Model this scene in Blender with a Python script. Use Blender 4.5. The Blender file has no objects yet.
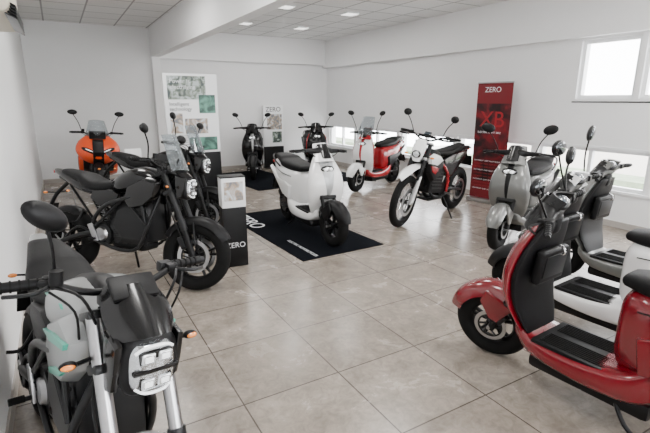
import bpy, bmesh, math, random
from mathutils import Vector, Matrix
random.seed(4)
pi=math.pi
# ---------------------------------------------------------------- materials
def mat(name,col,rough=.5,metal=0.0,coat=0.0,noise=0.0,nscale=30,emit=None,es=0,trans=0,bump=0,spec=.5):
    m=bpy.data.materials.new(name); m.use_nodes=True
    nt=m.node_tree; b=nt.nodes['Principled BSDF']
    c=(col[0],col[1],col[2],1)
    b.inputs['Base Color'].default_value=c
    b.inputs['Roughness'].default_value=rough
    b.inputs['Metallic'].default_value=metal
    b.inputs['Coat Weight'].default_value=coat
    b.inputs['Coat Roughness'].default_value=.06
    b.inputs['Specular IOR Level'].default_value=spec
    if trans: b.inputs['Transmission Weight'].default_value=trans
    if emit:
        b.inputs['Emission Color'].default_value=(*emit,1); b.inputs['Emission Strength'].default_value=es
    tc=nt.nodes.new('ShaderNodeTexCoord'); n=nt.nodes.new('ShaderNodeTexNoise')
    n.inputs['Scale'].default_value=nscale; n.inputs['Detail'].default_value=4
    nt.links.new(tc.outputs['Object'],n.inputs['Vector'])
    if noise:
        mx=nt.nodes.new('ShaderNodeMix'); mx.data_type='RGBA'
        mx.inputs[6].default_value=tuple(max(0,x*(1-noise)) for x in col)+(1,)
        mx.inputs[7].default_value=tuple(min(1,x*(1+noise)) for x in col)+(1,)
        nt.links.new(n.outputs['Fac'],mx.inputs[0]); nt.links.new(mx.outputs[2],b.inputs['Base Color'])
    if bump:
        bp=nt.nodes.new('ShaderNodeBump'); bp.inputs['Strength'].default_value=bump; bp.inputs['Distance'].default_value=.002
        nt.links.new(n.outputs['Fac'],bp.inputs['Height']); nt.links.new(bp.outputs['Normal'],b.inputs['Normal'])
    return m
BLK=mat('black_plastic',(.0035,.0035,.004),.42,bump=.15,nscale=400,spec=.22)
GLB=mat('gloss_black_paint',(.002,.002,.0025),.2,coat=.45,spec=.25)
RUB=mat('tyre_rubber',(.006,.006,.006),.75,bump=.4,nscale=150,spec=.15)
SEAT=mat('seat_vinyl',(.0045,.0045,.005),.55,bump=.5,nscale=250,spec=.2)
WHT=mat('white_paint',(.80,.80,.80),.25,coat=.7)
RED=mat('dark_red_paint',(.15,.002,.008),.22,coat=.7)
BRED=mat('bright_red_paint',(.34,.004,.010),.25,coat=.7)
ORG=mat('orange_paint',(.78,.075,.010),.3,coat=.6)
GRY=mat('grey_paint',(.13,.132,.126),.32,metal=.3,coat=.6)
LGR=mat('light_grey_paint',(.30,.31,.31),.32,metal=.5,coat=.6)
SLV=mat('silver_panel_paint',(.42,.43,.44),.30,metal=.4,coat=.6)
DGR=mat('dark_grey_metal',(.012,.0125,.0135),.36,metal=.3,spec=.35)
TEAL=mat('teal_paint',(.04,.36,.26),.3,coat=.6)
SIL=mat('brushed_aluminium',(.45,.45,.46),.3,metal=1,noise=.1,nscale=60)
CHR=mat('chrome',(.75,.75,.76),.12,metal=1)
GLD=mat('bronze_fork',(.045,.030,.018),.3,metal=1)
RIMG=mat('bronze_rim_line',(.42,.27,.12),.35,metal=.8)
LENS=mat('headlight_lens',(.75,.78,.80),.12,metal=.6,coat=1)
LENS2=mat('headlight_reflector',(.50,.52,.54),.12,metal=.85,coat=1)
LED=mat('led_strip',(.9,.93,.95),.2,emit=(1,1,1),es=.9)
AMB=mat('amber_lens',(.85,.25,.03),.2,coat=1)
TLR=mat('tail_lens',(.5,.01,.01),.2,coat=1)
GLS=mat('screen_glass',(.55,.60,.63),.05,trans=.9)
DGLS=mat('smoked_screen',(.02,.02,.024),.06,coat=1)
MIRG=mat('mirror_glass',(.08,.085,.09),.05,metal=1)
DASH=mat('dash_display',(.02,.03,.04),.1,coat=1)
STK=mat('sticker_white',(.75,.76,.78),.5)

# ---------------------------------------------------------------- geometry helpers
def cr(pts,sub):
    if sub<=1 or len(pts)<3: return [tuple(p) for p in pts]
    out=[];n=len(pts)
    for i in range(n-1):
        p0=pts[max(i-1,0)];p1=pts[i];p2=pts[i+1];p3=pts[min(i+2,n-1)]
        for k in range(sub):
            t=k/sub
            out.append(tuple(.5*((2*b)+(-a+c)*t+(2*a-5*b+4*c-d)*t*t+(-a+3*b-3*c+d)*t**3) for a,b,c,d in zip(p0,p1,p2,p3)))
    out.append(tuple(pts[-1])); return out
def loft(secs,mode='X',n=24,sub=4,e=2.6,neg=1.0,rnd=.6):
    S=cr(secs,sub)
    S=[list(s) for s in S]
    for s in S: s[3]=max(s[3],.003); s[4]=max(s[4],.003)
    if rnd:
        def ends(a,b):
            d=Vector(a[:3])-Vector(b[:3]); d=d.normalized() if d.length>1e-6 else Vector((1,0,0)); m=min(a[3],a[4])*rnd
            res=[]
            for k in (.4,.75,.93):
                c=Vector(a[:3])+d*m*k; q=math.sqrt(1-k*k)
                res.append([c.x,c.y,c.z,a[3]-min(a[3],a[4])*(1-q),a[4]-min(a[3],a[4])*(1-q)])
            return res
        st=ends(S[0],S[1]); en=ends(S[-1],S[-2])
        S=st[::-1]+S+en
    v=[];f=[]
    for s in S:
        x,y,z,hu,hv=s[:5]; hu=max(hu,.001);hv=max(hv,.001)
        for i in range(n):
            t=2*pi*i/n; c=math.cos(t); q=math.sin(t)
            u=math.copysign(abs(c)**(2/e),c)*hu; w=math.copysign(abs(q)**(2/e),q)*hv
            if w<0: w*=neg
            v.append((x,y+u,z+w) if mode=='X' else (x+w,y+u,z) if mode=='Z' else (x+w,y,z+u))
    for k in range(len(S)-1):
        for i in range(n):
            j=(i+1)%n; f.append((k*n+i,k*n+j,(k+1)*n+j,(k+1)*n+i))
    f.append(tuple(range(n))); f.append(tuple((len(S)-1)*n+i for i in range(n)))
    return v,f
def tube(pts,r,n=8,sub=4,r2=None):
    P=[Vector(p) for p in cr(pts,sub)]
    v=[];f=[];N=len(P)
    d0=(P[1]-P[0]).normalized(); up=Vector((0,0,1)) if abs(d0.z)<.9 else Vector((1,0,0))
    a=d0.cross(up).normalized()
    for k,p in enumerate(P):
        d=(P[min(k+1,N-1)]-P[max(k-1,0)]).normalized()
        a=(a-d*a.dot(d)).normalized(); b=d.cross(a)
        rr=r if r2 is None else r+(r2-r)*k/(N-1)
        for i in range(n):
            t=2*pi*i/n; v.append(tuple(p+a*math.cos(t)*rr+b*math.sin(t)*rr))
    for k in range(N-1):
        for i in range(n):
            j=(i+1)%n; f.append((k*n+i,k*n+j,(k+1)*n+j,(k+1)*n+i))
    f.append(tuple(range(n))); f.append(tuple((N-1)*n+i for i in range(n)))
    return v,f
def cyl(a,b,r,r2=None,n=18): return tube([a,b],r,n,1,r2)
def revolve(prof,c,n=44,a0=0,a1=2*pi):
    v=[];f=[];m=len(prof)
    full=abs(a1-a0-2*pi)<1e-6
    N=n if full else n+1
    for k in range(N):
        t=a0+(a1-a0)*k/n
        for r,y in prof: v.append((c[0]+r*math.cos(t),c[1]+y,c[2]+r*math.sin(t)))
    for k in range(n):
        k2=(k+1)%N
        for i in range(m):
            j=(i+1)%m; f.append((k*m+i,k*m+j,k2*m+j,k2*m+i))
    if not full: f.append(tuple(range(m))); f.append(tuple((N-1)*m+i for i in range(m)))
    return v,f
def frombm(bm):
    bm.verts.ensure_lookup_table(); bm.verts.index_update()
    v=[tuple(x.co) for x in bm.verts]; f=[tuple(y.index for y in x.verts) for x in bm.faces]; bm.free(); return v,f
def box(c,s,rot=(0,0,0),bev=.008,seg=2):
    bm=bmesh.new(); bmesh.ops.create_cube(bm,size=1)
    for x in bm.verts: x.co=Vector((x.co.x*s[0],x.co.y*s[1],x.co.z*s[2]))
    if bev: bmesh.ops.bevel(bm,geom=bm.edges[:],offset=min(bev,min(s)*.45),segments=seg,profile=.6,affect='EDGES')
    M=Matrix.Translation(c)@Matrix.Rotation(rot[2],4,'Z')@Matrix.Rotation(rot[1],4,'Y')@Matrix.Rotation(rot[0],4,'X')
    bm.transform(M); return frombm(bm)
def ell(c,r,rot=(0,0,0),u=20,w=12):
    bm=bmesh.new(); bmesh.ops.create_uvsphere(bm,u_segments=u,v_segments=w,radius=1)
    M=Matrix.Translation(c)@Matrix.Rotation(rot[2],4,'Z')@Matrix.Rotation(rot[1],4,'Y')@Matrix.Rotation(rot[0],4,'X')@Matrix.Diagonal((*r,1))
    bm.transform(M); return frombm(bm)
def prof(pts,y0,y1,bev=.012,sh=0):
    """side-profile panel: outline in XZ, extruded y0..y1; sh shrinks the outer face for a domed look"""
    bm=bmesh.new()
    cx=sum(p[0] for p in pts)/len(pts); cz=sum(p[1] for p in pts)/len(pts)
    a=[bm.verts.new((p[0],y0,p[1])) for p in pts]
    b=[bm.verts.new((p[0]+(cx-p[0])*sh,y1,p[1]+(cz-p[1])*sh)) for p in pts]
    n=len(pts); bm.faces.new(a); bm.faces.new(b)
    for i in range(n): bm.faces.new((a[i],a[(i+1)%n],b[(i+1)%n],b[i]))
    bmesh.ops.recalc_face_normals(bm,faces=bm.faces[:])
    if bev: bmesh.ops.bevel(bm,geom=bm.edges[:],offset=bev,segments=2,profile=.6,affect='EDGES',clamp_overlap=True)
    return frombm(bm)
def sheet(fn,nu,nv,th=.006):
    P=[[Vector(fn(i/nu,j/nv)) for j in range(nv+1)] for i in range(nu+1)]
    v=[];f=[];W=nv+1
    for i in range(nu+1):
        for j in range(nv+1): v.append(tuple(P[i][j]))
    for i in range(nu+1):
        for j in range(nv+1):
            du=P[min(i+1,nu)][j]-P[max(i-1,0)][j]; dv=P[i][min(j+1,nv)]-P[i][max(j-1,0)]
            nn=du.cross(dv); nn=nn.normalized() if nn.length>1e-9 else Vector((0,0,1))
            v.append(tuple(P[i][j]-nn*th))
    O=(nu+1)*W
    for i in range(nu):
        for j in range(nv):
            a=i*W+j; q=(a,a+1,a+W+1,a+W); f.append(q); f.append(tuple(O+k for k in q[::-1]))
    ring=[(i,0) for i in range(nu)]+[(nu,j) for j in range(nv)]+[(i,nv) for i in range(nu,0,-1)]+[(0,j) for j in range(nv,0,-1)]
    for k in range(len(ring)):
        a=ring[k][0]*W+ring[k][1]; b=ring[(k+1)%len(ring)]; b=b[0]*W+b[1]; f.append((a,b,O+b,O+a))
    return v,f
def fender(c,R,a0,a1,w,bulge=.02,skirt=.03,th=.006):
    def fn(u,v):
        t=math.radians(a0+(a1-a0)*u); s=2*v-1
        e=1-max(0,abs(u-.5)*2-.75)*1.6
        rr=R+bulge*(1-s*s)-skirt*abs(s)**4
        return (c[0]+rr*math.cos(t),s*w*e,c[2]+rr*math.sin(t))
    return sheet(fn,20,10,th)
class Rig:
    def __init__(s,name): s.name=name; s.parts={}; s.M=None
    def add(s,part,g,m):
        p=s.parts.setdefault(part,dict(v=[],f=[],i=[],m=[]))
        off=len(p['v']); vs,fs=g
        if s.M is not None: vs=[tuple(s.M@Vector(x)) for x in vs]
        p['v']+=vs; p['f']+=[tuple(a+off for a in q) for q in fs]
        if m not in p['m']: p['m'].append(m)
        p['i']+=[p['m'].index(m)]*len(fs)
    def both(s,part,fn,m):
        for k in (1,-1): s.add(part,fn(k),m)
    def finish(s,loc=(0,0,0),ang=0,lean=0,scale=1):
        root=bpy.data.objects.new(s.name,None); bpy.context.collection.objects.link(root)
        root.empty_display_size=.2
        for pn,p in s.parts.items():
            me=bpy.data.meshes.new(pn); me.from_pydata(p['v'],[],p['f'])
            for m in p['m']: me.materials.append(m)
            me.polygons.foreach_set('material_index',p['i'])
            bm=bmesh.new(); bm.from_mesh(me); bmesh.ops.recalc_face_normals(bm,faces=bm.faces[:]); bm.to_mesh(me); bm.free()
            me.polygons.foreach_set('use_smooth',[True]*len(me.polygons)); me.set_sharp_from_angle(angle=math.radians(38))
            o=bpy.data.objects.new(pn,me); bpy.context.collection.objects.link(o); o.parent=root
        root.location=loc; root.rotation_euler=(math.radians(lean),0,ang); root.rotation_mode='XYZ'; root.scale=(scale,)*3
        return root
def steerM(pt,rake,ang):
    d=Vector((-math.sin(rake),0,math.cos(rake)))
    return Matrix.Translation(pt)@Matrix.Rotation(ang,4,d)@Matrix.Translation(-Vector(pt))
def wheel(r,part,cx,R,tw,tt,rim,spoke='alloy',n=5,disc=1,hub=.04,rimacc=None):
    c=(cx,0,R); h=tw/2
    pr=[]
    for i in range(16):
        t=2*pi*i/16; co=math.cos(t); si=math.sin(t)
        pr.append((R-tt+math.copysign(abs(co)**.8,co)*tt, math.copysign(abs(si)**.75,si)*h))
    r.add(part,revolve(pr,c,56),RUB)
    q=R-tt*1.75
    r.add(part,revolve([(q+.012,-h*.75),(q+.012,h*.75),(q-.004,h*.72),(q-.014,h*.35),(q-.014,-h*.35),(q-.004,-h*.72)],c,56),rim)
    if rimacc:
        for k in (1,-1): r.add(part,revolve([(q+.014,h*.76*k),(q+.018,h*.74*k),(q+.006,h*.72*k),(q+.006,h*.77*k)],c,56),rimacc)
    r.add(part,cyl((cx,-h*.9,R),(cx,h*.9,R),hub),rim)
    r.add(part,cyl((cx,-h-.05,R),(cx,h+.05,R),.012),SIL)
    if spoke=='alloy':
        for i in range(n):
            t=2*pi*i/n+.3
            for dt in (-.16,.16):
                a=(cx+math.cos(t)*hub*.8,0,R+math.sin(t)*hub*.8); b=(cx+math.cos(t+dt)*(q-.005),0,R+math.sin(t+dt)*(q-.005))
                g=tube([a,b],.014,8,1,.010); r.add(part,([(x,y*1.5,z) for x,y,z in g[0]],g[1]),rim)
    else:
        for i in range(28):
            t=2*pi*i/28; s=1 if i%2 else -1; t2=t+.35*(1 if (i//2)%2 else -1)
            r.add(part,cyl((cx+math.cos(t)*hub,s*h*.7,R+math.sin(t)*hub),(cx+math.cos(t2)*q,0,R+math.sin(t2)*q),.0022,n=5),CHR)
    for k in ((1,-1) if disc==2 else (1,) if disc==1 else ()):
        y=k*(h+.014); rd=q*.72
        r.add(part,revolve([(rd,y-.002),(rd,y+.002),(rd*.78,y+.002),(rd*.78,y-.002)],c,40),SIL)
        r.add(part,revolve([(rd*.78,y-.003),(rd*.78,y+.003),(rd*.68,y+.003),(rd*.68,y-.003)],c,40),DGR)
        for i in range(6):
            t=2*pi*i/6; r.add(part,cyl((cx+math.cos(t)*rd*.72,y,R+math.sin(t)*rd*.72),(cx+math.cos(t+.5)*hub*.7,y,R+math.sin(t+.5)*hub*.7),.006,n=6),DGR)
def mirror(r,k,base,top,w=.07,hh=.042,tilt=0):
    mid=((base[0]+top[0])/2+.01,(base[1]*.6+top[1]*.4),(base[2]+top[2])/2)
    r.add('mirror_stalk',tube([base,mid,(top[0],top[1],top[2]-.02)],.006,8),BLK)
    r.add('mirror',ell(top,(.024,w,hh),(tilt,-.12,-.15*k)),BLK)
    r.add('mirror',ell((top[0]-.012,top[1],top[2]),(.016,w*.9,hh*.86),(tilt,-.12,-.15*k)),MIRG)
def grip(r,k,x,y0,y1,z,dz=0,dx=0):
    r.add('grip',cyl((x,y0*k,z),(x+dx,y1*k,z+dz),.017),BLK)
    for i in range(5):
        t=(i+.7)/6; r.add('grip',cyl((x+dx*t,(y0+(y1-y0)*t)*k,z+dz*t),(x+dx*(t+.04),(y0+(y1-y0)*(t+.04))*k,z+dz*(t+.04)),.0195,n=14),RUB)
    r.add('grip',cyl((x+dx,y1*k,z+dz),(x+dx*1.1,(y1+.02)*k,z+dz),.014),DGR)
    r.add('lever',tube([(x+.03,(y0-.01)*k,z),(x+.075,(y0+.05)*k,z-.005),(x+.06+dx,(y1-.02)*k,z-.01+dz)],.0065,6),DGR)
    r.add('switchgear',box((x,(y0-.02)*k,z),(.045,.05,.042),bev=.01),BLK)
    r.add('switchgear',box((x+.035,(y0-.015)*k,z+.004),(.04,.03,.03),bev=.008),BLK)

# ---------------------------------------------------------------- motorcycle
def motorcycle(front,hd,steer=0,lean=-6,paint=GLB,panel=GLB,accent=GLB,fork=GLD,forklow=BLK,rim=BLK,side=DGR,mz=1.33,rimacc=None,z=0,scale=1.0,barw=.36,fend=None,fairing=None,mirror_sides=(1,-1),mtilt=0,shroud=None,screen=False,cheek=None,min_=.02,hw=1.0):
    r=Rig('electric_motorcycle'); WB=1.42; fx=WB/2; rx=-fx; R=.30
    shroud=shroud or panel
    wheel(r,'rear_wheel',rx,R,.165,.068,rim,n=5,disc=1,rimacc=rimacc)
    r.add('battery_pack',box((.10,0,.56),(.40,.25,.40),(0,-.12,0),.03),DGR)
    for k in (1,-1):
        for i in range(8):
            r.add('battery_pack',box((.10,k*.128,.42+i*.037),(.33,.018,.012),(0,-.12,0),.004),BLK)
        r.add('battery_pack',prof([(.30,.36),(.33,.62),(.2,.74),(-.05,.70),(-.12,.5),(.0,.36)],k*.125,k*.142,.006,.3),side)
    r.add('battery_pack',box((.06,0,.335),(.36,.2,.08),(0,0,0),.03),BLK)
    r.add('motor',cyl((-.21,-.125,.42),(-.21,.125,.42),.105,n=32),DGR)
    r.both('motor',lambda k:cyl((-.21,k*.12,.42),(-.21,k*.145,.42),.07,.055,28),SIL)
    for i in range(9):
        r.add('motor',revolve([(.112,-.1+i*.025),(.112,-.092+i*.025),(.10,-.092+i*.025),(.10,-.1+i*.025)],(-.21,0,.42),28),DGR)
    for k in (1,-1):
        r.add('frame',tube([(.37,k*.05,.90),(.22,k*.15,.80),(-.1,k*.165,.70),(-.27,k*.15,.55),(-.29,k*.13,.40)],.018,10),side)
        r.add('frame',tube([(.37,k*.045,.80),(.32,k*.14,.55),(.22,k*.15,.34),(0,k*.14,.30),(-.28,k*.13,.36)],.016,10),side)
        r.add('frame',tube([(.25,k*.15,.78),(.30,k*.15,.56)],.012,8,1),side)
        r.add('frame',tube([(.30,k*.15,.56),(.10,k*.16,.75)],.010,8,1),side)
        r.add('frame',tube([(.05,k*.16,.74),(-.25,k*.15,.5)],.012,8,1),side)
        r.add('frame',tube([(-.02,k*.13,.76),(-.4,k*.11,.80),(-.78,k*.05,.90)],.013,8),BLK)
        r.add('frame',tube([(-.27,k*.13,.52),(-.62,k*.08,.84)],.012,8,1),BLK)
        r.add('swingarm',tube([(-.25,k*.13,.43),(-.45,k*.135,.39),(rx,k*.125,R)],.03,10,3,.02),DGR)
        r.add('swingarm',tube([(-.36,k*.13,.44),(-.5,k*.13,.46),(rx+.04,k*.125,R+.03)],.012,8),DGR)
        r.add('swingarm',box((rx,k*.125,R),(.10,.025,.05),bev=.008),SIL)
        r.add('footpeg',prof([(-.27,.36),(-.22,.36),(-.28,.52),(-.34,.50)],k*.15,k*.165,.004),SIL)
        r.add('footpeg',cyl((-.25,k*.16,.38),(-.25,k*.25,.38),.011),BLK)
        r.add('footpeg',cyl((-.25,k*.19,.384),(-.25,k*.25,.384),.016),RUB)
        r.add('footpeg',tube([(-.45,k*.1,.62),(-.46,k*.16,.52),(-.46,k*.22,.52)],.009,6),BLK)
    r.add('swingarm',box((-.38,0,.42),(.08,.24,.06),bev=.02),DGR)
    r.add('drive_belt',revolve([(.105,-.128),(.105,-.112),(.09,-.112),(.09,-.128)],(rx,0,R),36),BLK)
    for i in range(5):
        t=2*pi*i/5; r.add('drive_belt',cyl((rx,-.12,R),(rx+.1*math.cos(t),-.12,R+.1*math.sin(t)),.008,n=6),SIL)
    r.add('drive_belt',tube([(rx,-.12,R+.105),(-.21,-.12,.46)],.007,6,1),RUB); r.add('drive_belt',tube([(rx,-.12,R-.105),(-.21,-.12,.38)],.007,6,1),RUB)
    r.add('shock',cyl((-.27,0,.50),(-.42,0,.74),.02),SIL)
    for i in range(8):
        t=i/8; g=revolve([(.037,-.005),(.037,.005),(.027,.005),(.027,-.005)],(0,0,0),20)
        M=Matrix.Translation((-.28-.13*t,0,.52+.2*t))@Matrix.Rotation(math.radians(-58),4,'Y')@Matrix.Rotation(pi/2,4,'Z')
        r.add('shock',([tuple(M@Vector(v)) for v in g[0]],g[1]),BRED if fork is GLD else BLK)
    r.add('tank',loft([(.38,0,.89,.075,.045),(.30,0,.92,.13,.08),(.16,0,.925,.165,.105),(.0,0,.89,.15,.095),(-.12,0,.85,.10,.06)],e=2.7),paint)
    r.add('tank',loft([(.32,0,.985,.035,.03),(.18,0,1.01,.05,.03),(.0,0,.97,.045,.03)],e=3),BLK)
    for k in (1,-1):
        r.add('tank_shroud',prof([(.46,.93),(.42,.80),(.30,.70),(.12,.66),(.06,.74),(.10,.88),(.30,.97)],k*.11,k*.175,.02,.18),shroud)
        if accent is not GLB and accent is not BLK:
            r.add('tank_shroud',prof([(.42,.91),(.41,.885),(.22,.845),(.12,.855),(.26,.89)],k*.150,k*.186,.003,.06),accent)
            r.add('tank_shroud',prof([(.37,.79),(.34,.765),(.20,.715),(.18,.73),(.26,.765)],k*.150,k*.184,.003,.06),accent)
            r.add('tank',prof([(.24,.975),(.26,.96),(.05,.94),(-.02,.94),(.10,.975)],k*.115,k*.15,.004,.1),accent)
        r.add('side_cover',prof([(.04,.80),(-.02,.68),(-.22,.66),(-.34,.74),(-.3,.82),(-.1,.84)],k*.10,k*.15,.015,.15),panel)
    r.add('seat',loft([(.0,0,.885,.07,.04),(-.12,0,.85,.11,.045),(-.3,0,.84,.145,.045),(-.42,0,.87,.14,.055),(-.5,0,.91,.12,.045),(-.72,0,.95,.075,.03)],e=3),SEAT)
    r.add('tail',loft([(-.28,0,.79,.12,.045),(-.5,0,.84,.115,.055),(-.72,0,.91,.075,.045),(-.86,0,.95,.04,.025)],e=3),paint)
    r.add('tail',box((-.875,0,.945),(.02,.07,.03),bev=.008),TLR)
    r.add('plate_hanger',tube([(-.72,0,.86),(-.9,0,.72),(-1.0,0,.56)],.018,8),BLK)
    r.add('plate_hanger',box((-1.0,0,.56),(.012,.18,.14),(0,.3,0),.004),BLK)
    r.both('plate_hanger',lambda k:tube([(-.88,0,.74),(-.89,k*.1,.75)],.006,6,1),BLK)
    r.both('plate_hanger',lambda k:ell((-.89,k*.12,.75),(.012,.022,.012)),AMB)
    r.add('rear_hugger',fender((rx,0,R),R+.015,60,140,.075,.01,.04),BLK)
    r.add('side_stand',tube([(-.1,.13,.34),(-.13,.22,.12),(-.14,.25,.035)],.011,8),BLK)
    if fairing:
        r.add('nose_fairing',loft([(.50,0,.56,.10,.06),(.60,0,.68,.24,.12),(.61,0,.82,.32,.14),(.53,0,.95,.28,.12),(.44,0,1.05,.16,.07)],'Z',30,5,2.1,.7,.4),fairing)
        # black V-shaped centre and slanted twin lamps
        r.both('nose_fairing',lambda k:ell((.715,k*.13,.82),(.045,.12,.035),(k*.45,-.4,0)),GLB)
        r.both('nose_fairing',lambda k:ell((.730,k*.13,.825),(.038,.075,.012),(k*.45,-.4,0)),LED)
        r.add('nose_fairing',prof([(.775,.80),(.715,.97),(.6,1.0),(.6,.52),(.66,.54)],-.08,.08,.012),BLK)
        r.both('side_fairing',lambda k:prof([(.56,.95),(.60,.66),(.40,.42),(.12,.34),(-.06,.52),(.10,.82),(.36,1.0)],k*.16,k*.29,.03,.15),fairing)
        r.both('side_fairing',lambda k:prof([(.45,.72),(.40,.56),(.18,.46),(.10,.56),(.25,.70)],k*.27,k*.297,.008,.1),BLK)
        r.both('side_fairing',lambda k:prof([(-.1,.80),(-.25,.72),(-.6,.86),(-.85,.97),(-.5,.92)],k*.10,k*.135,.01,.1),fairing)
        r.both('side_fairing',lambda k:prof([(.66,.70),(.58,.52),(.46,.46),(.5,.66)],k*.10,k*.22,.012,.1),BLK)
        def wsc(u,v):
            s=2*v-1; return (.56-.20*u-.08*s*s,s*(.18-.07*u),1.03+.26*u-.015*s*s)
        r.add('windscreen',sheet(wsc,12,14,.005),GLS)
        r.add('windscreen',prof([(.60,1.0),(.50,1.10),(.42,1.12),(.42,1.0)],-.12,.12,.01),BLK)
    rake=math.radians(24); r.M=steerM((.36,0,.95),rake,steer)
    wheel(r,'front_wheel',fx,R,.12,.058,rim,n=5,disc=2,rimacc=rimacc)
    def fk(z): return fx-(z-R)*math.tan(rake)
    for k in (1,-1):
        r.add('fork',cyl((fx+.02,k*.105,R-.02),(fk(.58)+.02,k*.105,.58),.026),forklow)
        r.add('fork',cyl((fk(.55)+.02,k*.105,.55),(fk(1.0)+.02,k*.105,1.0),.024),fork)
        r.add('fork',cyl((fk(.52)+.02,k*.105,.52),(fk(.60)+.02,k*.105,.60),.031),DGR)
        r.add('brake_caliper',box((fx-.10,k*.088,R+.11),(.05,.035,.11),(0,-.5,0),.01),DGR)
        r.add('brake_caliper',tube([(fx-.1,k*.1,R+.15),(fk(.7)-.03,k*.13,.7),(fk(1)-.02,k*.07,1.0)],.005,6),BLK)
        if not fairing:
            r.add('turn_signal',tube([(fk(.85),k*.11,.87),(fk(.85)+.03,k*.185,.875)],.007,6,1),BLK)
            r.add('turn_signal',ell((fk(.85)+.030,k*.200,.877),(.018,.026,.015)),BLK)
            r.add('turn_signal',ell((fk(.85)+.038,k*.202,.877),(.014,.021,.011)),AMB)
    r.add('triple_clamp',box((fk(.83),0,.83),(.09,.26,.035),(0,-rake,0),.012),DGR)
    r.add('triple_clamp',box((fk(.99),0,.985),(.10,.26,.03),(0,-rake,0),.012),DGR)
    r.add('front_fender',fender((fx,0,R),R+.022,30,150,.075,.012,.05),fend or BLK)
    r.both('front_fender',lambda k:tube([(fx-.02,k*.075,R+.29),(fx+.02,k*.1,R+.1)],.01,6,1),BLK)
    hx=fk(.88)+.12
    if not fairing:
        r.add('headlight',loft([(hx-.10,0,.885,.055*hw,.06),(hx-.04,0,.885,.078*hw,.100),(hx+.03,0,.875,.078*hw,.102)],e=3.2,rnd=.3),BLK)
        r.add('headlight',loft([(hx+.03,0,.875,.065*hw,.086),(hx+.058,0,.872,.057*hw,.077)],e=3.4,rnd=.4,sub=1),LENS2)
        r.add('headlight',box((hx+.076,0,.874),(.02,.122*hw,.014),(0,.1,0),.005),GLB)
        for zz in (.914,.834):
            r.add('headlight',box((hx+.070,0,zz),(.022,.088*hw,.044),(0,.1,0),.012),GLB)
            r.both('headlight',lambda k:box((hx+.080,k*.022*hw,zz),(.014,.036*hw,.034),(0,.10,0),.010,3),LENS)
            r.both('headlight',lambda k:box((hx+.086,k*.022*hw,zz),(.008,.022*hw,.018),(0,.10,0),.006,2),LED)
        for zz,s in ((.948,1),(.800,-1)):
            r.add('headlight',tube([(hx+.062,-.05*hw,zz-.018*s),(hx+.074,-.025*hw,zz),(hx+.076,.025*hw,zz),(hx+.062,.05*hw,zz-.018*s)],.005,6),LED)
        r.both('headlight_cowl',lambda k:prof([(hx-.06,.985),(hx+.045,.96),(hx+.03,.86),(hx+.01,.79),(hx-.05,.77)],k*.074*hw,k*.094*hw,.008,.1),cheek or GLB)
        def scr(u,v):
            s=2*v-1; return (hx+.055-.155*u-.05*s*s,s*(.072+.022*math.sin(u*pi)-.012*u)*hw,.965+.125*u-.014*s*s)
        r.add('fly_screen',sheet(scr,10,12,.010),GLB)
    if screen:
        def sc2(u,v):
            s=2*v-1; return (hx+.01-.13*u-.07*s*s,s*(.15-.045*u),1.03+.30*u-.02*s*s)
        r.add('windscreen',sheet(sc2,12,14,.005),GLS)
        r.both('windscreen',lambda k:tube([(hx-.06,k*.09,1.0),(hx-.03,k*.09,1.12)],.007,6,1),BLK)
    r.add('dash',box((hx-.10,0,1.085),(.02,.15,.09),(0,-.9,0),.008),BLK)
    r.add('dash',box((hx-.108,0,1.09),(.012,.13,.075),(0,-.9,0),.004),DASH)
    bx=fk(1.0)-.04
    r.add('handlebar',tube([(bx-.05,-barw+.1,1.085),(bx-.02,-.2,1.085),(bx,-.08,1.045),(bx,.08,1.045),(bx-.02,.2,1.085),(bx-.05,barw-.1,1.085)],.0125,10),BLK)
    r.both('handlebar',lambda k:box((bx,k*.05,1.02),(.04,.035,.05),bev=.008),DGR)
    for k in (1,-1): grip(r,k,bx-.05,barw-.12,barw+.02,1.085,-.005,-.025)
    for k in mirror_sides:
        mirror(r,k,(bx-.02,k*(barw-.14),1.1),(bx-.0,k*(barw-min_),mz),.072,.04,mtilt*k)
    r.add('brake_reservoir',cyl((bx+.03,-.2,1.10),(bx+.03,-.2,1.145),.02),BLK)
    for k in (1,-1):
        r.add('control_cable',tube([(bx+.02,k*.2,1.09),(bx+.10,k*.15,1.07),(bx+.09,k*.10,.95),(bx+.06,k*.07,.8)],.005,6),BLK)
        r.add('control_cable',tube([(bx+.03,k*.22,1.08),(bx+.10,k*.17,1.03),(bx+.05,k*.14,.90),(bx,k*.1,.76)],.004,6),BLK)
    r.M=None
    h=Vector((math.cos(hd),math.sin(hd)))
    return r.finish((front[0]-h.x*fx*scale,front[1]-h.y*fx*scale,z),hd,lean,scale)

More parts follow.
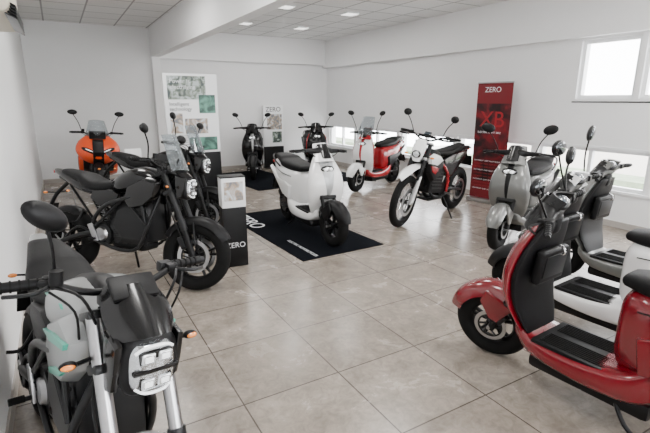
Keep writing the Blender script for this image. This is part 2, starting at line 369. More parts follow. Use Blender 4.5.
# ---------------------------------------------------------------- scooter
def scooter(front,hd,steer=0,lean=0,body=WHT,rear=None,trim=BLK,inlay=BLK,skirt=None,fend=None,seat=SEAT,inner=BLK,mirrors=True,mz=1.30,screen=False,z=0,rimc=BLK,bar=None,stripe=None,scale=1.0,msize=1.0,msp=.33,cowl=None,inw=1.0):
    r=Rig('electric_scooter'); rear=rear or body; skirt=skirt or body; fend=fend or body; bar=bar or body; cowl=cowl or body
    WB=1.30; fx=.65; rx=-.65; R=.235
    wheel(r,'rear_wheel',rx,R,.12,.058,rimc,n=5,disc=0,hub=.095)
    A=[(.35,0,.28,.12,.03),(.385,0,.38,.175,.04),(.43,0,.50,.215,.07),(.445,0,.64,.225,.095),(.42,0,.78,.205,.10),(.385,0,.88,.165,.085),(.355,0,.965,.12,.06)]
    r.add('leg_shield',loft(A,'Z',36,5,2.0,.25,.3),body)
    r.add('leg_shield_inner',loft([(a[0]-.028,0,a[2],a[3]*.92,a[4]*.35) for a in A],'Z',28,4,3.0,1,.3),inner)
    I=[(a[0]+.008,0,a[2],a[3]*min(.8,w*inw),a[4]) for a,w in zip(A[2:],(.10,.22,.32,.42,.5))]
    r.add('apron_inlay',loft(I,'Z',24,5,2.0,.2,.2),inlay)
    r.both('apron_lamp',lambda k:tube([(.490,k*.150,.58),(.508,k*.140,.68),(.485,k*.125,.78)],.0085,8),LED)
    r.both('apron_lamp',lambda k:tube([(.470,k*.170,.62),(.484,k*.165,.69),(.465,k*.155,.76)],.007,8),AMB)
    r.add('headlight',ell((.480,0,.845),(.035,.085,.040),(0,-.35,0)),GLB)
    r.add('headlight',ell((.490,0,.845),(.034,.070,.027),(0,-.35,0)),LENS)
    r.both('headlight',lambda k:ell((.505,k*.030,.845),(.024,.024,.018),(0,-.35,0)),LED)
    if stripe: r.both('apron_stripe',lambda k:tube([(.41,k*.20,.47),(.44,k*.222,.62),(.42,k*.205,.78),(.38,k*.15,.89)],.014,8),stripe)
    r.add('leg_shield_inner',box((.335,0,.72),(.05,.26,.20),(0,-.12,0),.02,3),inner)
    r.add('leg_shield_inner',box((.308,0,.72),(.006,.20,.13),(0,-.12,0),.003,2),DGR)
    r.add('bag_hook',tube([(.30,0,.84),(.27,0,.83),(.262,0,.80),(.28,0,.79)],.006,6),CHR)
    r.add('floorboard',loft([(.41,0,.33,.13,.05),(.30,0,.275,.17,.055),(.05,0,.262,.195,.062),(-.18,0,.29,.19,.085),(-.30,0,.37,.17,.12)],e=4.5,sub=5),skirt)
    r.add('floorboard',box((.09,0,.322),(.42,.34,.022),bev=.01),BLK)
    for i in range(7): r.both('floorboard',lambda k:box((.08,k*(.035+k*0)+k*.018*i,.335),(.36,.007,.006),bev=.002),RUB)
    r.add('underbody',box((.02,0,.19),(.60,.28,.09),bev=.03),BLK)
    r.both('underbody',lambda k:tube([(-.12,k*.12,.2),(-.2,k*.16,.1),(-.3,k*.16,.04)],.011,8),BLK)
    B=[(-.12,0,.54,.13,.21),(-.22,0,.555,.17,.21),(-.42,0,.605,.19,.17),(-.63,0,.67,.17,.125),(-.80,0,.735,.125,.08),(-.92,0,.775,.075,.04)]
    r.add('rear_body',loft(B,'X',32,5,3.2,1,.5),rear)
    r.both('rear_body',lambda k:prof([(-.20,.38),(-.17,.56),(-.30,.60),(-.56,.62),(-.86,.76),(-.58,.55),(-.40,.42)],k*.14,k*.197,.010,.10),trim)
    r.both('rear_body',lambda k:tube([(-.17,k*.168,.68),(-.4,k*.193,.70),(-.65,k*.168,.74),(-.85,k*.115,.79)],.004,6),DGR)
    r.add('seat',loft([(-.08,0,.775,.085,.035),(-.2,0,.78,.13,.05),(-.38,0,.795,.155,.055),(-.52,0,.81,.155,.055),(-.60,0,.84,.14,.055),(-.82,0,.865,.10,.04)],'X',28,5,3.4,1,.9),seat)
    r.add('grab_rail',tube([(-.52,.17,.77),(-.72,.155,.82),(-.92,.10,.87),(-.96,0,.88),(-.92,-.10,.87),(-.72,-.155,.82),(-.52,-.17,.77)],.011,8),BLK)
    r.add('tail_light',loft([(-.925,-.10,.785,.02,.016),(-.955,0,.785,.022,.018),(-.925,.10,.785,.02,.016)],'Y',12,4,2.4),TLR)
    def pf(u,v):
        s=2*v-1; return (-.78-.25*u,s*(.10-.02*u),.66-.27*u-.02*s*s)
    r.add('rear_mudguard',sheet(pf,8,8,.008),BLK)
    r.add('rear_mudguard',box((-1.0,0,.47),(.01,.19,.14),(0,.5,0),.004),BLK)
    r.add('rear_mudguard',fender((rx,0,R),R+.02,20,160,.075,.01,.03),BLK)
    r.add('hub_motor',cyl((rx,-.075,R),(rx,.075,R),.105,n=32),DGR)
    for k in (1,-1):
        r.add('swingarm',tube([(-.2,k*.10,.27),(-.42,k*.12,.25),(rx,k*.11,R)],.024,10),BLK)
        r.add('shock',cyl((-.50,k*.13,.54),(rx+.02,k*.125,R+.03),.012),SIL)
        for i in range(8):
            t=i/8; r.add('shock',ell((-.51-.11*t,k*.13,.50-.20*t),(.027,.027,.008),(0,-.45,0),12,6),BLK)
    rake=math.radians(26); r.M=steerM((.40,0,.85),rake,steer)
    wheel(r,'front_wheel',fx,R,.105,.055,rimc,n=5,disc=1,hub=.035)
    def fk(z): return fx-(z-R)*math.tan(rake)
    r.both('fork',lambda k:cyl((fx-.01,k*.082,R-.01),(fk(.55)+.0,k*.082,.55),.021),BLK)
    r.add('fork',box((fk(.53),0,.53),(.06,.20,.04),(0,-rake,0),.012),BLK)
    r.add('front_fender',fender((fx,0,R),R+.025,15,165,.085,.022,.055),fend)
    r.both('front_fender',lambda k:prof([(fx-.15,.40),(fx+.02,.50),(fx+.06,.42),(fx-.0,.30),(fx-.05,.28)],k*.088,k*.105,.008,.1),fend)
    r.add('brake_caliper',box((fx-.07,.075,R+.075),(.045,.04,.08),(0,-.6,0),.01),DGR)
    bx=.335
    r.add('handlebar_cover',loft([(bx-.01,-.235,1.035,.020,.024),(bx+.005,-.13,1.035,.028,.035),(bx+.02,-.06,1.035,.045,.055),(bx+.025,0,1.035,.05,.06),(bx+.02,.06,1.035,.045,.055),(bx+.005,.13,1.035,.028,.035),(bx-.01,.235,1.035,.020,.024)],'Y',24,5,2.8),bar)
    r.add('steering_column',loft([(.36,0,.92,.06,.05),(.35,0,.99,.055,.05)],'Z'),BLK)
    def cw(u,v):
        s=2*v-1; return (bx+.145-.135*u-.075*s*s,s*(.125-.015*u-.03*u*u),.93+.19*u-.02*s*s)
    r.add('front_cowl',sheet(cw,10,14,.014),cowl)
    def cw2(u,v):
        s=2*v-1; return (bx+.135-.105*u-.06*s*s,s*(.07-.01*u),.965+.15*u-.01*s*s)
    r.add('front_cowl',sheet(lambda u,v:(lambda p:(p[0]+.016,p[1],p[2]))(cw2(u,v)),8,10,.010),GLB)
    r.add('dash',ell((bx-.015,0,1.075),(.05,.085,.03),(0,-.5,0)),BLK)
    r.add('dash',ell((bx-.023,0,1.083),(.035,.065,.026),(0,-.5,0)),DASH)
    for k in (1,-1):
        grip(r,k,bx-.02,.245,.37,1.035,-.01,-.03)
        r.add('control_cable',tube([(bx,k*.22,1.03),(bx+.05,k*.16,1.0),(bx+.04,k*.08,.95),(bx+.03,k*.05,.90)],.005,6),BLK)
        if mirrors: mirror(r,k,(bx-.0,k*.20,1.05),(bx+.02,k*msp,mz),.066*msize,.042*msize,.25*k)
    if screen:
        def sc(u,v):
            s=2*v-1; return (bx+.12-.14*u-.06*s*s,s*(.17-.05*u),1.0+.32*u-.015*s*s)
        r.add('windscreen',sheet(sc,12,14,.005),GLS)
        r.both('windscreen',lambda k:tube([(bx+.06,k*.12,1.0),(bx+.03,k*.11,1.15)],.008,6,1),BLK)
    r.M=None
    h=Vector((math.cos(hd),math.sin(hd)))
    return r.finish((front[0]-h.x*fx*scale,front[1]-h.y*fx*scale,z),hd,lean,scale)

# ---------------------------------------------------------------- dirt bike
def dirt_bike(front,hd,steer=0,lean=-5,z=0):
    r=Rig('electric_dirt_bike'); fx=.70; rx=-.70; Rf=.345; Rr=.325
    wheel(r,'rear_wheel',rx,Rr,.125,.06,BLK,'wire',disc=1,hub=.035)
    r.add('frame',tube([(.33,0,.92),(.30,0,.6),(.18,0,.36),(-.05,0,.30)],.025,10),BLK)
    for k in (1,-1):
        r.add('frame',tube([(.34,k*.03,.95),(.1,k*.12,.82),(-.16,k*.13,.62),(-.2,k*.12,.36)],.022,10),BRED)
        r.add('frame',tube([(.28,k*.06,.5),(.1,k*.12,.32),(-.2,k*.12,.34)],.018,8),BLK)
        r.add('frame',tube([(-.08,k*.09,.78),(-.4,k*.08,.84),(-.72,k*.06,.93)],.012,8),BLK)
        r.add('frame',tube([(-.18,k*.1,.58),(-.5,k*.08,.84)],.012,8,1),BLK)
        r.add('swingarm',tube([(-.18,k*.10,.40),(-.42,k*.115,.38),(rx,k*.10,Rr)],.028,10,3,.018),BLK)
        r.add('tank_shroud',prof([(.42,.90),(.40,.70),(.26,.56),(.06,.62),(.0,.80),(.12,.90),(.3,.95)],k*.09,k*.155,.015,.15),BLK)
        r.add('tank_shroud',prof([(.42,.91),(.40,.82),(.22,.78),(.06,.84),(.16,.91),(.3,.95)],k*.12,k*.163,.005,.1),WHT)
        r.add('tank_shroud',prof([(.39,.80),(.34,.71),(.24,.66),(.16,.74),(.26,.78)],k*.13,k*.162,.005,.1),BRED)
        r.add('side_panel',prof([(.02,.84),(-.08,.60),(-.30,.56),(-.66,.80),(-.74,.93),(-.3,.90)],k*.08,k*.13,.014,.1),GLB)
        r.add('footpeg',cyl((-.16,k*.12,.36),(-.16,k*.24,.36),.013),SIL)
    r.add('battery_pack',box((.08,0,.57),(.36,.22,.38),(0,-.15,0),.03),BLK)
    for i in range(6): r.add('battery_pack',box((.08,0,.45+i*.045),(.3,.245,.012),(0,-.15,0),.004),DGR)
    r.add('motor',cyl((-.12,-.10,.40),(-.12,.10,.40),.10,n=28),DGR)
    r.add('skid_plate',box((.03,0,.29),(.38,.2,.03),(0,-.05,0),.01),DGR)
    r.add('tank',loft([(.32,0,.92,.06,.04),(.2,0,.93,.10,.06),(.05,0,.90,.09,.05)],e=2.6),BLK)
    r.add('seat',loft([(.16,0,.95,.05,.03),(.0,0,.92,.08,.035),(-.25,0,.91,.10,.045),(-.5,0,.94,.09,.04),(-.70,0,.97,.065,.03)],e=3.2),SEAT)
    def tf(u,v):
        s=2*v-1; return (-.45-.50*u,s*(.09-.03*u),.92+.07*u-.03*s*s-.05*u*u)
    r.add('rear_fender',sheet(tf,12,8,.008),BLK)
    r.add('rear_fender',box((-.93,0,.90),(.04,.07,.03),bev=.01),TLR)
    r.add('rear_fender',box((-.98,0,.72),(.01,.17,.16),(0,.3,0),.004),BLK)
    r.add('rear_fender',tube([(-.85,0,.92),(-.93,0,.84),(-.97,0,.76)],.014,8),BLK)
    r.add('shock',cyl((-.15,0,.5),(-.24,0,.80),.03),BRED)
    r.add('drive_chain',revolve([(.10,-.085),(.10,-.078),(.085,-.078),(.085,-.085)],(rx,0,Rr),30),SIL)
    r.add('drive_chain',tube([(rx,-.08,Rr+.1),(-.12,-.08,.43)],.006,6,1),DGR); r.add('drive_chain',tube([(rx,-.08,Rr-.1),(-.12,-.08,.37)],.006,6,1),DGR)
    r.add('side_stand',tube([(-.1,.12,.34),(-.11,.24,.15),(-.12,.31,.03)],.011,8),BLK)
    rake=math.radians(25); r.M=steerM((.36,0,.98),rake,steer)
    wheel(r,'front_wheel',fx,Rf,.085,.05,BLK,'wire',disc=1,hub=.03)
    def fk(z): return fx-(z-Rf)*math.tan(rake)
    for k in (1,-1):
        r.add('fork',cyl((fx+.01,k*.09,Rf-.02),(fk(.66)+.01,k*.09,.66),.023),SIL)
        r.add('fork',cyl((fk(.62)+.01,k*.09,.62),(fk(1.08)+.01,k*.09,1.08),.028),BLK)
        r.add('fork',prof([(fx-.02,Rf+.0),(fx+.045,Rf+.02),(fk(.68)+.05,.68),(fk(.68)-.0,.68)],k*.112,k*.125,.004),WHT)
        r.add('hand_guard',tube([(fk(1.1)-.03,k*.36,1.16),(fk(1.1)+.08,k*.33,1.16),(fk(1.1)+.09,k*.2,1.16)],.012,8),BLK)
    r.add('triple_clamp',box((fk(.88),0,.88),(.09,.24,.035),(0,-rake,0),.01),SIL)
    r.add('triple_clamp',box((fk(1.07),0,1.07),(.09,.24,.03),(0,-rake,0),.01),SIL)
    def ff(u,v):
        s=2*v-1; x=.36+.60*u; w=.075*(1-.0*u)*(1-max(0,u-.7)*1.6)
        return (x,s*w,.80+.03*math.sin(u*pi)-.10*u*u-.035*s*s)
    r.add('front_fender',sheet(ff,16,8,.008),WHT)
    hx=fk(.98)+.08
    r.add('headlight_mask',loft([(hx+.05,0,.86,.05,.03),(hx+.045,0,.95,.08,.045),(hx+.01,0,1.05,.085,.04),(hx-.02,0,1.12,.06,.03)],'Z',24,4,3,.5,.4),WHT)
    r.add('headlight_mask',ell((hx+.088,0,.95),(.02,.062,.05)),GLB)
    r.add('headlight_mask',ell((hx+.094,0,.95),(.018,.048,.038)),LENS)
    bx=fk(1.1)-.02
    r.add('handlebar',tube([(bx-.06,-.28,1.17),(bx-.02,-.18,1.16),(bx,-.07,1.11),(bx,.07,1.11),(bx-.02,.18,1.16),(bx-.06,.28,1.17)],.0125,10),BLK)
    r.add('handlebar',cyl((bx-.01,-.12,1.155),(bx-.01,.12,1.155),.018),BLK)
    for k in (1,-1):
        grip(r,k,bx-.06,.27,.40,1.17,0,-.03)
        mirror(r,k,(bx-.02,k*.20,1.18),(bx+.0,k*.32,1.42),.055,.045)
        r.add('turn_signal',ell((fk(.9)+.03,k*.18,.92),(.02,.03,.013)),AMB)
        r.add('turn_signal',tube([(fk(.9),k*.09,.92),(fk(.9)+.03,k*.16,.92)],.006,6,1),BLK)
    r.add('dash',box((bx-.02,0,1.19),(.02,.09,.05),(0,-.9,0),.006),DASH)
    r.M=None
    h=Vector((math.cos(hd),math.sin(hd)))
    return r.finish((front[0]-h.x*fx,front[1]-h.y*fx,z),hd,lean,1)

def hdg(x,y): return math.atan2(y,x)
# ---------------------------------------------------------------- room shell
XL,XR,YB,YF,ZC=-.40,6.10,10.40,-2.2,3.03
def multi(name,boxes,m,bev=0):
    bm=bmesh.new(); v=[];f=[]
    for b in boxes:
        c=((b[0]+b[1])/2,(b[2]+b[3])/2,(b[4]+b[5])/2); s=(b[1]-b[0],b[3]-b[2],b[5]-b[4])
        g=box(c,s,bev=bev); o=len(v); v+=g[0]; f+=[tuple(i+o for i in q) for q in g[1]]
    me=bpy.data.meshes.new(name); me.from_pydata(v,[],f); me.materials.append(m)
    bm.from_mesh(me); bmesh.ops.recalc_face_normals(bm,faces=bm.faces[:]); bm.to_mesh(me); bm.free()
    o=bpy.data.objects.new(name,me); bpy.context.collection.objects.link(o); return o
WALL=mat('wall_plaster',(.82,.822,.825),.75,noise=.02,nscale=3,bump=.1,spec=.3)
WALL2=mat('beam_plaster',(.86,.86,.86),.75,noise=.02,nscale=3,spec=.3)
FRM=mat('window_frame_pvc',(.82,.83,.84),.35)
SKT=mat('skirting_tile',(.42,.39,.36),.35,noise=.08,nscale=5)
# floor
FL=bpy.data.materials.new('floor_tiles'); FL.use_nodes=True; nt=FL.node_tree; b=nt.nodes['Principled BSDF']
tc=nt.nodes.new('ShaderNodeTexCoord'); mp=nt.nodes.new('ShaderNodeMapping'); mp.inputs['Location'].default_value=(-.68,-.24,0)
nt.links.new(tc.outputs['Object'],mp.inputs['Vector'])
br=nt.nodes.new('ShaderNodeTexBrick'); br.offset=0; br.squash=1
for k,v in (('Scale',1),('Brick Width',.6),('Row Height',.6),('Mortar Size',.0042),('Mortar Smooth',.1),('Bias',0)): br.inputs[k].default_value=v
br.inputs['Color1'].default_value=(.262,.226,.190,1); br.inputs['Color2'].default_value=(.312,.270,.228,1); br.inputs['Mortar'].default_value=(.085,.070,.058,1)
nt.links.new(mp.outputs['Vector'],br.inputs['Vector'])
def noise(sc,det,ro,dist=0):
    n=nt.nodes.new('ShaderNodeTexNoise'); n.inputs['Scale'].default_value=sc; n.inputs['Detail'].default_value=det; n.inputs['Roughness'].default_value=ro; n.inputs['Distortion'].default_value=dist
    nt.links.new(tc.outputs['Object'],n.inputs['Vector']); return n
n1=noise(3.2,9,.68,.6); n2=noise(14,8,.7,1.2)
def ramp(n,a,ca,c2,cb):
    rp=nt.nodes.new('ShaderNodeValToRGB'); e=rp.color_ramp.elements; e[0].position=a; e[0].color=ca; e[1].position=c2; e[1].color=cb
    nt.links.new(n.outputs['Fac'],rp.inputs['Fac']); return rp
r1=ramp(n1,.32,(.68,.67,.66,1),.68,(1.17,1.18,1.19,1)); r2=ramp(n2,.35,(.80,.79,.78,1),.62,(1.08,1.08,1.08,1))
def mul(a,b_):
    mx=nt.nodes.new('ShaderNodeMix'); mx.data_type='RGBA'; mx.blend_type='MULTIPLY'; mx.inputs[0].default_value=1
    nt.links.new(a,mx.inputs[6]); nt.links.new(b_,mx.inputs[7]); return mx.outputs[2]
nt.links.new(mul(mul(br.outputs['Color'],r1.outputs['Color']),r2.outputs['Color']),b.inputs['Base Color'])
rr=nt.nodes.new('ShaderNodeMapRange'); rr.inputs[3].default_value=.14; rr.inputs[4].default_value=.36
nt.links.new(n1.outputs['Fac'],rr.inputs[0]); nt.links.new(rr.outputs[0],b.inputs['Roughness'])
bp=nt.nodes.new('ShaderNodeBump'); bp.inputs['Strength'].default_value=.4; bp.inputs['Distance'].default_value=.002; bp.invert=True
nt.links.new(br.outputs['Fac'],bp.inputs['Height']); nt.links.new(bp.outputs['Normal'],b.inputs['Normal'])
multi('floor',[(XL,XR,YF,YB,-.12,0)],FL)
# ceiling
CE=bpy.data.materials.new('ceiling_tiles'); CE.use_nodes=True; nt=CE.node_tree; b=nt.nodes['Principled BSDF']; b.inputs['Roughness'].default_value=.9
tc=nt.nodes.new('ShaderNodeTexCoord'); br=nt.nodes.new('ShaderNodeTexBrick'); br.offset=0
for k,v in (('Scale',1),('Brick Width',.6),('Row Height',.6),('Mortar Size',.013),('Mortar Smooth',0),('Bias',0)): br.inputs[k].default_value=v
br.inputs['Color1'].default_value=(.76,.76,.75,1); br.inputs['Color2'].default_value=(.82,.82,.81,1); br.inputs['Mortar'].default_value=(.36,.36,.36,1)
nt.links.new(tc.outputs['Object'],br.inputs['Vector'])
n1=noise(90,2,.5); rp=ramp(n1,.35,(.88,.88,.88,1),.5,(1,1,1,1))
nt.links.new(mul(br.outputs['Color'],rp.outputs['Color']),b.inputs['Base Color'])
multi('ceiling',[(XL,XR,YF,YB,ZC,ZC+.12)],CE)
multi('wall_left',[(XL-.15,XL,YF-.15,YB+.15,-.12,ZC+.12)],WALL)
multi('wall_back',[(XL,XR,YB,YB+.15,-.12,ZC+.12)],WALL)
L0,L1,U0,U1=.47,.985,1.62,2.36
lowy=[(-1.9,-.6),(-.5,1.0),(1.1,2.6),(2.7,4.2),(4.3,5.8),(5.9,7.4),(7.5,9.0),(9.1,10.25)]
upy=[(-1.7,-.95),(-.88,-.13),(0.55,1.28),(1.35,2.08),(2.20,2.95),(3.01,3.74)]
bx=[(XR,XR+.2,YF-.15,YB+.15,-.12,L0),(XR,XR+.2,YF-.15,YB+.15,L1,U0),(XR,XR+.2,YF-.15,YB+.15,U1,ZC+.12)]
def piers(spans,z0,z1):
    e=YF-.15
    for a,c in spans: bx.append((XR,XR+.2,e,a,z0,z1)); e=c
    bx.append((XR,XR+.2,e,YB+.15,z0,z1))
piers(lowy,L0,L1); piers(upy,U0,U1)
multi('wall_right',bx,WALL)
k=0
for spans,z0,z1 in ((lowy,L0,L1),(upy,U0,U1)):
    for a,c in spans:
        k+=1; t=.045
        o=multi('window_%d'%k,[(XR+.04,XR+.11,a,c,z0,z0+t),(XR+.04,XR+.11,a,c,z1-t,z1),(XR+.04,XR+.11,a,a+t,z0+t,z1-t),(XR+.04,XR+.11,c-t,c,z0+t,z1-t)]+([(XR+.045,XR+.10,(a+c)/2-.025,(a+c)/2+.025,z0+t,z1-t)] if z0==L0 else []),FRM)
multi('trim_1',[(XR-.03,XR+.04,YF,YB,L0-.03,L0)],FRM)
multi('trim_2',[(XR-.008,XR,upy[-1][0]-.85,upy[-1][1]+.04,U0-.05,U0-.035)],DGR)
multi('trim_3',[(XR-.015,XR,YF,YB,L1,L1+.03)],FRM)
multi('wall_front',[(XL,XR,YF-.15,YF,-.12,.9),(XL,XR,YF-.15,YF,2.5,ZC+.12),(XL,.4,YF-.15,YF,.9,2.5),(2.4,3.0,YF-.15,YF,.9,2.5),(5.0,XR,YF-.15,YF,.9,2.5)],WALL)
for a,c in ((.4,2.4),(3.0,5.0)):  # unseen windows behind the camera, added to light the vehicle fronts
    k+=1; multi('window_%d'%k,[(a,c,YF-.1,YF-.04,.9,.96),(a,c,YF-.1,YF-.04,2.44,2.5),(a,a+.06,YF-.1,YF-.04,.96,2.44),(c-.06,c,YF-.1,YF-.04,.96,2.44)],FRM)
multi('beam_left',[(1.84,2.0,YF,YB,2.47,ZC)],WALL2)
multi('beam_right',[(XR-.12,XR,YF,YB,2.39,ZC)],WALL2)
multi('beam_back',[(2.0,XR-.12,YB-.12,YB,2.45,ZC)],WALL2)
multi('pillar',[(1.84,2.0,YB-.14,YB,0,2.47)],WALL2)
multi('baseboard_left',[(XL,XL+.012,YF,YB,0,.08)],SKT)
multi('baseboard_back',[(XL,XR,YB-.012,YB,0,.08)],SKT)
multi('baseboard_right',[(XR-.012,XR,YF,YB,0,.08)],SKT)
r=Rig('wall_air_conditioner')
ACM=mat('ac_plastic',(.58,.54,.44),.4)
r.add('casing',loft([(-.275,3.25,2.23,.15,.125),(-.275,4.20,2.23,.15,.125)],'Y',24,1,5,.98,.2),ACM)
r.add('end_grille',box((-.26,4.222,2.25),(.14,.006,.18),bev=.002),DGR)
for i in range(5): r.add('louvre',box((-.18,3.73,2.085+i*.018),(.12,.80,.006),(0,.5,0),.002),DGR)
r.finish()
LP=mat('fill_panel_glow',(.9,.9,.9),.5,emit=(1,.98,.95),es=2.0)  # glowing face of the added ceiling panels
def fill_panel(x,y,p,s=1.0):  # added ceiling panel with area light, put in to brighten the room
    r=Rig('added_fill_panel'); r.add('frame',box((0,0,-.012),(.60*s,.60*s,.022),bev=.004),FRM); r.add('glow_face',box((0,0,-.026),(.54*s,.54*s,.006),bev=.002),LP)
    o=r.finish((x,y,ZC))
    l=bpy.data.lights.new('fill_light','AREA'); l.energy=p; l.size=.54*s; l.color=(1,.98,.95)
    lo=bpy.data.objects.new('fill_light',l); bpy.context.collection.objects.link(lo); lo.location=(0,0,-.045); lo.parent=o
for x,y in ((.9,1.5),(3.3,1.5),(5.1,1.5),(3.3,-.9),(.9,3.9),(3.3,3.9),(.9,6.3)): fill_panel(x,y,36)  # added fill panels, mostly out of view overhead
for x,y in ((3.3,6.9),(4.5,6.9),(3.3,8.7),(4.5,8.7)): fill_panel(x,y,17,.4)  # smaller, weaker added panels to brighten the far end

# ---------------------------------------------------------------- mats, signs
def simple(name,geoms,loc=(0,0,0),rot=0):
    r=Rig(name)
    for p,g,m in geoms: r.add(p,g,m)
    return r.finish(loc,rot)
def text(root,s,size,loc,rot,m,name='lettering',ext=.0008,align='LEFT'):
    c=bpy.data.curves.new(name,'FONT'); c.body=s; c.size=size; c.extrude=ext; c.align_x=align; c.materials.append(m)
    o=bpy.data.objects.new(name,c); bpy.context.collection.objects.link(o); o.parent=root; o.location=loc; o.rotation_euler=rot; return o
MAT=mat('mat_carpet',(.005,.0058,.008),.95,noise=.4,nscale=200,bump=.6,spec=.03)
m1=simple('display_mat',[('carpet',box((0,0,.004),(1.06,2.20,.008),bev=.002),MAT)],(2.48,4.98,0),math.radians(2))
text(m1,'ZERO',.28,(-.47,1.0,.0082),(0,0,-pi/2),STK)
text(m1,'ELECTRIC MOTORCYCLES',.055,(-.35,-.4,.0082),(0,0,-pi/2),STK)
m2=simple('display_mat',[('carpet',box((0,0,.004),(1.2,2.3,.008),bev=.002),MAT)],(3.50,8.75,0),math.radians(5))
m3=simple('display_mat',[('carpet',box((0,0,.004),(1.1,1.8,.008),bev=.002),MAT)],(4.98,8.5,0),math.radians(5))
def photo_mat(name,a,b2,sc,mid=None):
    m=bpy.data.materials.new(name); m.use_nodes=True; nt=m.node_tree; b=nt.nodes['Principled BSDF']; b.inputs['Roughness'].default_value=.4
    tc=nt.nodes.new('ShaderNodeTexCoord')
    n2=nt.nodes.new('ShaderNodeTexNoise'); n2.inputs['Scale'].default_value=sc*.8; n2.inputs['Detail'].default_value=6; n2.inputs['Distortion'].default_value=1.0
    nt.links.new(tc.outputs['Object'],n2.inputs['Vector'])
    rp=nt.nodes.new('ShaderNodeValToRGB'); rp.color_ramp.elements[0].position=.40; rp.color_ramp.elements[1].position=.60
    rp.color_ramp.elements[0].color=(*a,1); rp.color_ramp.elements[1].color=(*b2,1)
    if mid: e=rp.color_ramp.elements.new(.5); e.color=(*mid,1)
    nt.links.new(n2.outputs['Fac'],rp.inputs['Fac']); nt.links.new(rp.outputs['Color'],b.inputs['Base Color']); return m
PH1=photo_mat('photo_print_city',(.04,.06,.06),(.45,.50,.50),14,(.16,.20,.15)); PH2=photo_mat('photo_print_green',(.015,.07,.05),(.10,.30,.22),10); PH3=photo_mat('photo_print_grey',(.16,.18,.20),(.60,.64,.68),12,(.40,.30,.22))
PNL=mat('panel_white',(.90,.91,.92),.4)
INK=mat('ink_dark',(.05,.05,.06),.6)
Wd=.70
g=[('board',box((0,0,1.42),(Wd,.05,1.04),bev=.006),PNL),('board',box((0,.0,.45),(Wd,.06,.90),bev=.006),BLK),('foot',box((0,0,.015),(Wd+.02,.30,.03),bev=.008),BLK),
('picture_1',box((-.06,-.027,1.76),(.50,.006,.30),bev=0),PH1),('picture_2',box((.20,-.029,1.55),(.22,.008,.24),bev=0),PH2),('picture_3',box((.04,-.029,1.26),(.30,.008,.20),bev=0),PH3),('picture_4',box((.12,-.029,1.02),(.38,.008,.18),bev=0),PH2),('picture_5',box((-.22,-.029,1.30),(.16,.008,.26),bev=0),PH3)]
p=simple('info_display_panel',g,(1.59,6.30,0),math.radians(-1))
text(p,'Power is\nelectrifying',.075,(-.28,-.034,1.82),(pi/2,0,0),STK)
text(p,'Intelligent\ntechnology',.065,(-.30,-.034,1.53),(pi/2,0,0),INK)
for i in range(5): text(p,'the future of riding is quiet',.022,(-.32,-.034,1.13-i*.03),(pi/2,0,0),INK)
g=[('board',box((0,0,1.0),(.50,.05,.96),bev=.006),PNL),('board',box((0,0,.26),(.50,.06,.52),bev=.006),BLK),('foot',box((0,0,.012),(.50,.24,.024),bev=.006),BLK),
('picture_1',box((.02,-.028,1.10),(.38,.006,.36),bev=0),PH3),('picture_2',box((.08,-.03,.74),(.24,.006,.26),bev=0),PH1)]
p=simple('info_display_panel',g,(4.46,10.13,0),math.radians(-2))
text(p,'ZERO',.15,(-.20,-.034,1.34),(pi/2,0,0),INK)
g=[('post',box((0,0,.30),(.23,.16,.60),bev=.008),BLK),('post',box((0,0,.745),(.23,.16,.29),bev=.008),PNL),('picture_1',box((0,-.082,.76),(.18,.005,.18),bev=0),PH3),('cap',box((0,0,.895),(.24,.17,.012),bev=.003),BLK)]
p=simple('spec_sign_post',g,(1.37,4.15,0),math.radians(-6))
text(p,'ZERO',.075,(-.10,-.084,.20),(pi/2,0,0),STK)
g=[('stand',box((0,0,.35),(.05,.03,.70),bev=.004),BLK),('base',box((0,0,.01),(.25,.2,.02),bev=.004),BLK),('card',box((0,-.02,.80),(.22,.012,.26),(-.3,0,0),.003),PNL)]
simple('spec_sign_stand',g,(.88,7.0,0),0)
BAN=photo_mat('banner_print',(.006,.001,.002),(.17,.004,.010),4,(.06,.002,.005))
BRD=mat('banner_red',(.15,.003,.008),.5)
BRD2=mat('banner_red_print',(.30,.008,.015),.5)
W2=.60
g=[('sheet',box((0,0,.95),(W2,.006,1.80),bev=0),BAN),('sheet',box((0,-.001,1.70),(W2,.007,.30),bev=0),BRD),('sheet',box((0,-.001,.20),(W2,.007,.30),bev=0),BRD),('cassette',box((0,0,.035),(W2+.04,.14,.07),bev=.012),SIL),('top_rail',box((0,0,1.86),(W2+.01,.025,.025),bev=.006),SIL),('pole',cyl((0,.03,.05),(0,.03,1.86),.008),SIL)]
p=simple('rollup_banner',g,(5.80,4.83,0),math.radians(-84))
text(p,'ZERO',.11,(-.17,-.006,1.72),(pi/2,0,0),STK)
o=text(p,'XB',.34,(-.22,-.0065,1.20),(pi/2,0,0),BRD2)
text(p,'ELECTRIC LIGHT BIKE',.042,(-.24,-.007,1.10),(pi/2,0,0),STK)
for i in range(10): text(p,'LIGHTWEIGHT  QUIET  READY TO RIDE',.026,(-.26,-.006,.66-i*.05),(pi/2,0,0),STK if i%3==0 else BRD2)

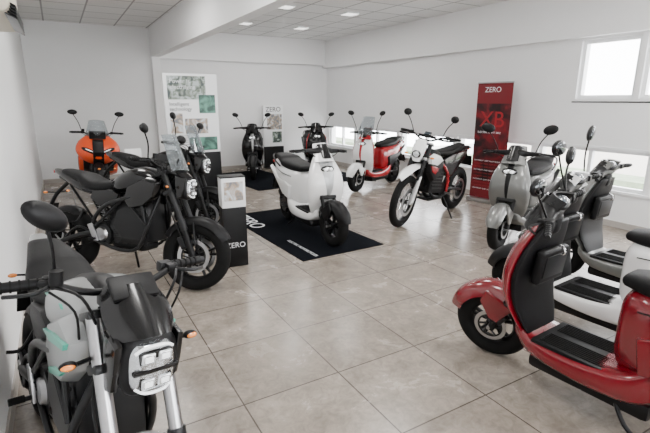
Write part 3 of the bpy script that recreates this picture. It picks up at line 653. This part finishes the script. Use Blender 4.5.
# ---------------------------------------------------------------- vehicles
motorcycle((.075,1.185),hdg(.22,-.975),steer=math.radians(3),lean=-6,paint=LGR,panel=BLK,shroud=LGR,accent=TEAL,fork=SIL,forklow=DGR,side=DGR,mz=1.31,barw=.33,scale=.96,fend=WHT,mirror_sides=(-1,),mtilt=.55,min_=.11,hw=1.18)
motorcycle((.86,3.72),hdg(.64,-.77),steer=math.radians(14),lean=-7,accent=BLK,rimacc=RIMG,fork=DGR,screen=True)
motorcycle((1.36,5.05),hdg(.60,-.80),steer=math.radians(14),lean=-7,fork=BLK,screen=True,mz=1.38)
motorcycle((.44,8.0),hdg(-.05,-1),lean=-4,paint=BLK,panel=BLK,fork=BLK,fairing=ORG,mz=1.40,scale=1.0)
scooter((2.53,4.14),hdg(-.05,-1),steer=math.radians(8),body=WHT,rear=WHT,skirt=WHT,fend=BLK,trim=WHT,mirrors=False,z=.008,bar=BLK,inlay=SLV,inw=2.0)
scooter((3.35,8.7),hdg(-.4,-.92),body=GLB,rear=LGR,inlay=LGR,fend=BLK,z=.008)
scooter((4.70,8.35),hdg(-.35,-.94),body=GLB,rear=BLK,fend=BLK,z=.008,bar=BLK,stripe=BRED,inlay=DGR)
scooter((4.50,6.62),hdg(-.925,-.38),body=WHT,rear=BRED,trim=BLK,skirt=BRED,inlay=BRED,fend=WHT,bar=BLK,stripe=BRED,screen=True,mz=1.38,cowl=BRED)
dirt_bike((3.70,4.40),hdg(-.95,-.30),steer=math.radians(8))
scooter((4.03,3.14),hdg(-.95,-.32),body=GRY,rear=GRY,trim=BLK,inlay=BLK,fend=GRY,bar=BLK,msize=1.2)
scooter((2.24,1.72),hdg(-.08,1),steer=math.radians(18),body=RED,rear=RED,trim=RED,skirt=RED,fend=RED,inlay=GLB,bar=BLK,msize=1.1,mz=1.25,cowl=BLK)
scooter((3.02,2.10),hdg(-.08,1),steer=math.radians(12),body=WHT,rear=WHT,trim=BLK,skirt=WHT,fend=BLK,inner=BLK,bar=BLK,msize=1.25,mz=1.34)
scooter((3.90,2.35),hdg(-.06,1),steer=math.radians(8),body=GRY,rear=GRY,trim=BLK,fend=BLK,inner=BLK,bar=BLK,mirrors=False)

# ---------------------------------------------------------------- exterior
GR=mat('exterior_asphalt',(.45,.45,.44),.9,noise=.1,nscale=2)
multi('exterior_ground',[(6.3,45,-25,35,-3.1,-3.0)],GR)
HED=mat('hedge_leaves',(.16,.20,.13),.9,noise=.6,nscale=3)
multi('exterior_hedge',[(16,17.5,-20,30,-3,-1.0)],HED)
BLD=mat('exterior_render',(.62,.58,.53),.9,noise=.05,nscale=1); ROOF=mat('exterior_roof',(.32,.16,.11),.9,noise=.2,nscale=4)
multi('neighbour_house',[(24,30,-6,6,-3,.6)],BLD); multi('neighbour_house',[(26,32,10,22,-3,1.0)],BLD)
multi('neighbour_roof',[(23.6,30.4,-6.4,6.4,.6,1.1),(25.6,32.4,9.6,22.4,1.0,1.5)],ROOF)
w=bpy.data.worlds.new('sky'); bpy.context.scene.world=w; w.use_nodes=True
bg=w.node_tree.nodes['Background']; bg.inputs[0].default_value=(.97,.98,1,1); bg.inputs[1].default_value=15

cam=bpy.data.cameras.new('camera'); co=bpy.data.objects.new('camera',cam); bpy.context.collection.objects.link(co)
cam.lens=24.9; cam.sensor_width=36; co.location=(0,0,1.6); co.rotation_euler=(math.radians(75.5),0,math.radians(-30.2)); cam.clip_start=.05
bpy.context.scene.camera=co
